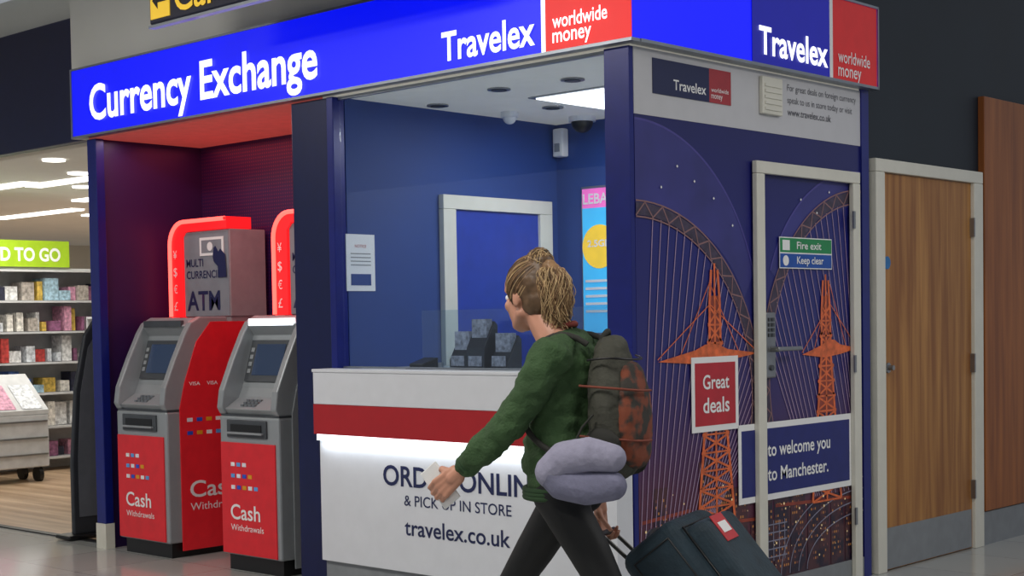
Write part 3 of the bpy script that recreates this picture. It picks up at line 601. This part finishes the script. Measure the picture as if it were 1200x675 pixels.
for i in range(700):
    ang=random.uniform(0,6.28); rr_=.054*math.sqrt(random.random()); off=Vector((math.cos(ang)*rr_*.8,math.sin(ang)*rr_,0)); ln=random.uniform(.6,1.1); wv=random.uniform(0,6); am=random.uniform(.005,.015)
    pts=[]
    for k in range(11):
        t=k/2; 
        if k/10>ln: break
        i0=min(int(t),4); bq=PT[i0].lerp(PT[i0+1],t-i0); s_=[.35,.55,.8,.95,1.0,1.05,1.0,.95,.85,.7,.55][k]
        pts.append(ROOT+bq+off*s_+Vector((am*math.sin(wv+k*1.5),am*math.cos(wv+k*1.3),random.uniform(-.006,.006))))
    addst(pts,(.10,.45))
for i in range(260):
    c0=ROOT+Vector((.010,0,.022)); ax=Vector((random.uniform(-1,1),random.uniform(-1,1),random.uniform(-.4,1))).normalized(); u=ax.orthogonal().normalized(); v=ax.cross(u); R_=random.uniform(.032,.050); t0=random.uniform(0,6.28)
    pts=[c0+(u*math.cos(t0+k*.5)+v*math.sin(t0+k*.5)*.9)*R_*random.uniform(.93,1.08) for k in range(random.randint(5,9))]
    addst(pts,(.25,.60))
curves('hair_strands_dark',SA,.0011,M_hair,hd,smooth=True,br_=1); curves('hair_strands_mid',SB,.0011,M_hair1,hd,smooth=True,br_=1); curves('hair_strands_light',SC,.0011,M_hair2,hd,smooth=True,br_=1)
dL=Vector((.78,-.02,-.62)).normalized(); nL=Vector((0,-1,0)); tL=Vector((.62,0,.78))
HLp=LW+dL*.035
blob('hand_l',lambda bm:hand(bm,HLp,dL,nL,tL,(.45,.75,.6)),.0042,M_skin,wm,2)
dR=Vector((-.1,0,-1)).normalized(); nR=Vector((-1,0,.1)); tR=Vector((0,1,0)); HRp=RW+dR*.03
blob('hand_r',lambda bm:hand(bm,HRp,dR,nR,tR,(.6,1.1,.9)),.0042,M_skin,wm,2)
ph=empty('mobile_phone',HB,HR); pc=HLp+dL*.085+nL*.024+tL*.015
u_,v_,w_=dL*.037,tL*.073,nL*.0045
vs=[pc+u_*a+v_*b_+w_*c_ for a in(-1,1) for b_ in(-1,1) for c_ in(-1,1)]
mesh('body',vs,[(0,1,3,2),(4,6,7,5),(0,4,5,1),(2,3,7,6),(0,2,6,4),(1,5,7,3)],M_letter,ph,.003)
# backpack
bp=empty('backpack',HB,HR); M_bag=mat('bag_olive_grey','#45453c',.8,var=.2,scale=18,bump=.4); M_bag2=mat('bag_rust','#3c3833',.8,scale=17,c2='#84442e'); M_strap=mat('bag_strap','#2c2c28',.8)
def f_bag(bm):
    for i in range(12):
        t=i/11; z=.95+.33*t; k=math.sin(math.pi*(.22+.62*t))**.6; sph(bm,(-.200+.02*t,0,z),(.085*k,.142*k,.072))
blob('main_compartment',f_bag,.010,M_bag,bp,7,.016,.05)
def f_pock(bm):
    for i in range(10):
        t=i/9; z=.97+.24*t; k=math.sin(math.pi*(.25+.55*t))**.6; sph(bm,(-.258+.012*t,0,z),(.048*k,.118*k,.055))
blob('front_pocket',f_pock,.009,M_bag2,bp,6,.010,.04)
blob('side_pocket',lambda bm:[sph(bm,(-.19,s_*(.128),z),(.062,.026,.05)) for s_ in(-1,1) for z in(.93,.97,1.01)],.008,M_strap,bp,4)
curves('straps',[[(-.13,s_*.09,1.32),(-.07,s_*.10,1.365),(.02,s_*.11,1.345),(.075,s_*.12,1.26),(.105,s_*.125,1.15),(.07,s_*.145,1.02),(-.06,s_*.165,.96),(-.16,s_*.13,.94)] for s_ in(-1,1)]+[[(-.15,-.02,1.33),(-.17,-.02,1.37),(-.17,.02,1.37),(-.15,.02,1.33)]],.010,M_strap,bp,smooth=True)
curves('compression_straps',[[(-.12,.140,z),(-.20,.148,z-.005),(-.26,.125,z-.01),(-.303,.06,z-.02),(-.310,0,z-.02)] for z in(1.03,1.19)],.004,mat('bag_orange','#7c3c2c',.7),bp,smooth=True)
curves('zip',[[(-.14,.12,1.27),(-.21,.135,1.28),(-.26,.08,1.27),(-.275,0,1.27),(-.26,-.08,1.27),(-.21,-.135,1.28)]],.0035,M_black,bp,smooth=True)
# neck pillow
np_=empty('neck_pillow',HB,HR); M_pil=mat('pillow_lavender','#77778f',.9,var=.10,scale=25,bump=.3); M_pil2=mat('pillow_grey_lavender','#9795ab',.9,var=.08,scale=25,bump=.3)
def f_pilA(bm):
    P=[(-.265,.235,.972),(-.19,.24,.982),(-.11,.24,.965),(-.065,.235,.925)]; Rr=[.047,.057,.060,.058]
    for i in range(3): cap(bm,P[i],Rr[i],P[i+1],Rr[i+1])
def f_pilB(bm):
    P=[(-.068,.235,.925),(-.10,.235,.892),(-.18,.24,.878),(-.265,.235,.886)]; Rr=[.057,.058,.056,.048]
    for i in range(3): cap(bm,P[i],Rr[i],P[i+1],Rr[i+1])
blob('cushion_upper',f_pilB,.007,M_pil,np_,4); blob('cushion_lower',f_pilA,.007,M_pil2,np_,4)
curves('loop',[[(-.12,.20,1.0),(-.14,.17,1.06),(-.17,.15,1.10)]],.004,M_strap,np_)
# suitcase
sc=empty('rolling_suitcase',HB,HR); M_case=mat('case_navy','#22343f',.75,var=.2,scale=14,bump=.3)
Wp=Vector((-.575,-.26,.085)); T=Vector((-.155,-.26,.60)); ax=(T-Wp).normalized(); nn=Vector((-ax.z,0,ax.x)); bb=Vector((0,1,0)); Ln=(T-Wp).length
def lp(u,v,w): return Wp+ax*u+nn*v+bb*w
def bx(nm,u0,u1,v0,v1,w0,w1,m,bev):
    vs=[lp(a,b_,c_) for a in(u0,u1) for b_ in(v0,v1) for c_ in(w0,w1)]
    return mesh(nm,vs,[(0,1,3,2),(4,6,7,5),(0,4,5,1),(2,3,7,6),(0,2,6,4),(1,5,7,3)],m,sc,bev,5)
bx('shell',0,Ln,.0,.25,-.20,.20,M_case,.05); bx('front_pocket',.06,Ln-.06,.22,.32,-.17,.17,M_case,.04); bx('tray',-.02,.10,-.02,.12,-.19,.19,M_black,.02)
bx('side_tag',Ln-.17,Ln-.07,.3205,.324,-.02,.10,mat('tag_red','#c03038',.5),.001); bx('tag_white',Ln-.14,Ln-.10,.3245,.326,.0,.08,M_letter,.0)
for w_ in(-.15,.15): cyl('wheel',lp(-.03,.02,w_-.02),lp(-.03,.02,w_+.02),.045,M_black,sc,n=24)
grip=HRp+dR*.10+nR*.016
for w_ in(-.05,.05): cyl('rod',lp(Ln-.05,-.008,w_-.0),grip+Vector((0,w_,0)),.007,M_black,sc,n=10)
cyl('grip',grip+Vector((0,-.065,0)),grip+Vector((0,.065,0)),.012,M_black,sc)
curves('piping',[[lp(u,.252,w) for u,w in((.05,-.17),(.05,.17),(Ln-.05,.17),(Ln-.05,-.17))],[lp(u,v,.201) for u,v in((.05,.05),(.05,.20),(Ln-.05,.20),(Ln-.05,.05))]],.004,M_black,sc,True)
curves('top_handle',[[lp(Ln-.01,.10,-.09),lp(Ln+.03,.10,-.06),lp(Ln+.03,.10,.06),lp(Ln-.01,.10,.09)]],.010,M_black,sc,smooth=True)

# ---------------- hall lights
for (x,y,pw) in[(1.2,-3.2,62),(-2.6,-3.0,68),(3.2,1.2,54),(4.5,-6,55),(-6,-4,55)]:
    e=empty('ceiling_light_panel',(x,y,3.66)); box('diffuser',x-.6,x+.6,y-.3,y+.3,3.645,3.66,M_panelL,e)
    area('hall_light',(x,y,3.62),1.2,.6,pw,(1,.96,.90))
wd_=bpy.data.worlds.new('w'); S.world=wd_; wd_.use_nodes=True; bg=wd_.node_tree.nodes['Background']; bg.inputs[0].default_value=(.68,.72,.80,1); bg.inputs[1].default_value=.42

# ---------------- camera
f,pcy=1750.34,444.9; yaw,pitch,roll=.7481,.0395,.0165
fw=Vector((-math.sin(yaw)*math.cos(pitch),math.cos(yaw)*math.cos(pitch),-math.sin(pitch))); r0=Vector((math.cos(yaw),math.sin(yaw),0)); u0=r0.cross(fw)
r=r0*math.cos(roll)-u0*math.sin(roll); u=u0*math.cos(roll)+r0*math.sin(roll)
cd=bpy.data.cameras.new('camera'); co=bpy.data.objects.new('camera',cd); COL.objects.link(co)
Rm=Matrix((r,u,-fw)).transposed().to_4x4(); co.matrix_world=Matrix.Translation((4.0372,-5.1314,1.4))@Rm
cd.sensor_width=36; cd.sensor_fit='HORIZONTAL'; cd.lens=f*36/1200; cd.shift_y=(pcy-337.5)/1200; cd.clip_start=.05
S.camera=co
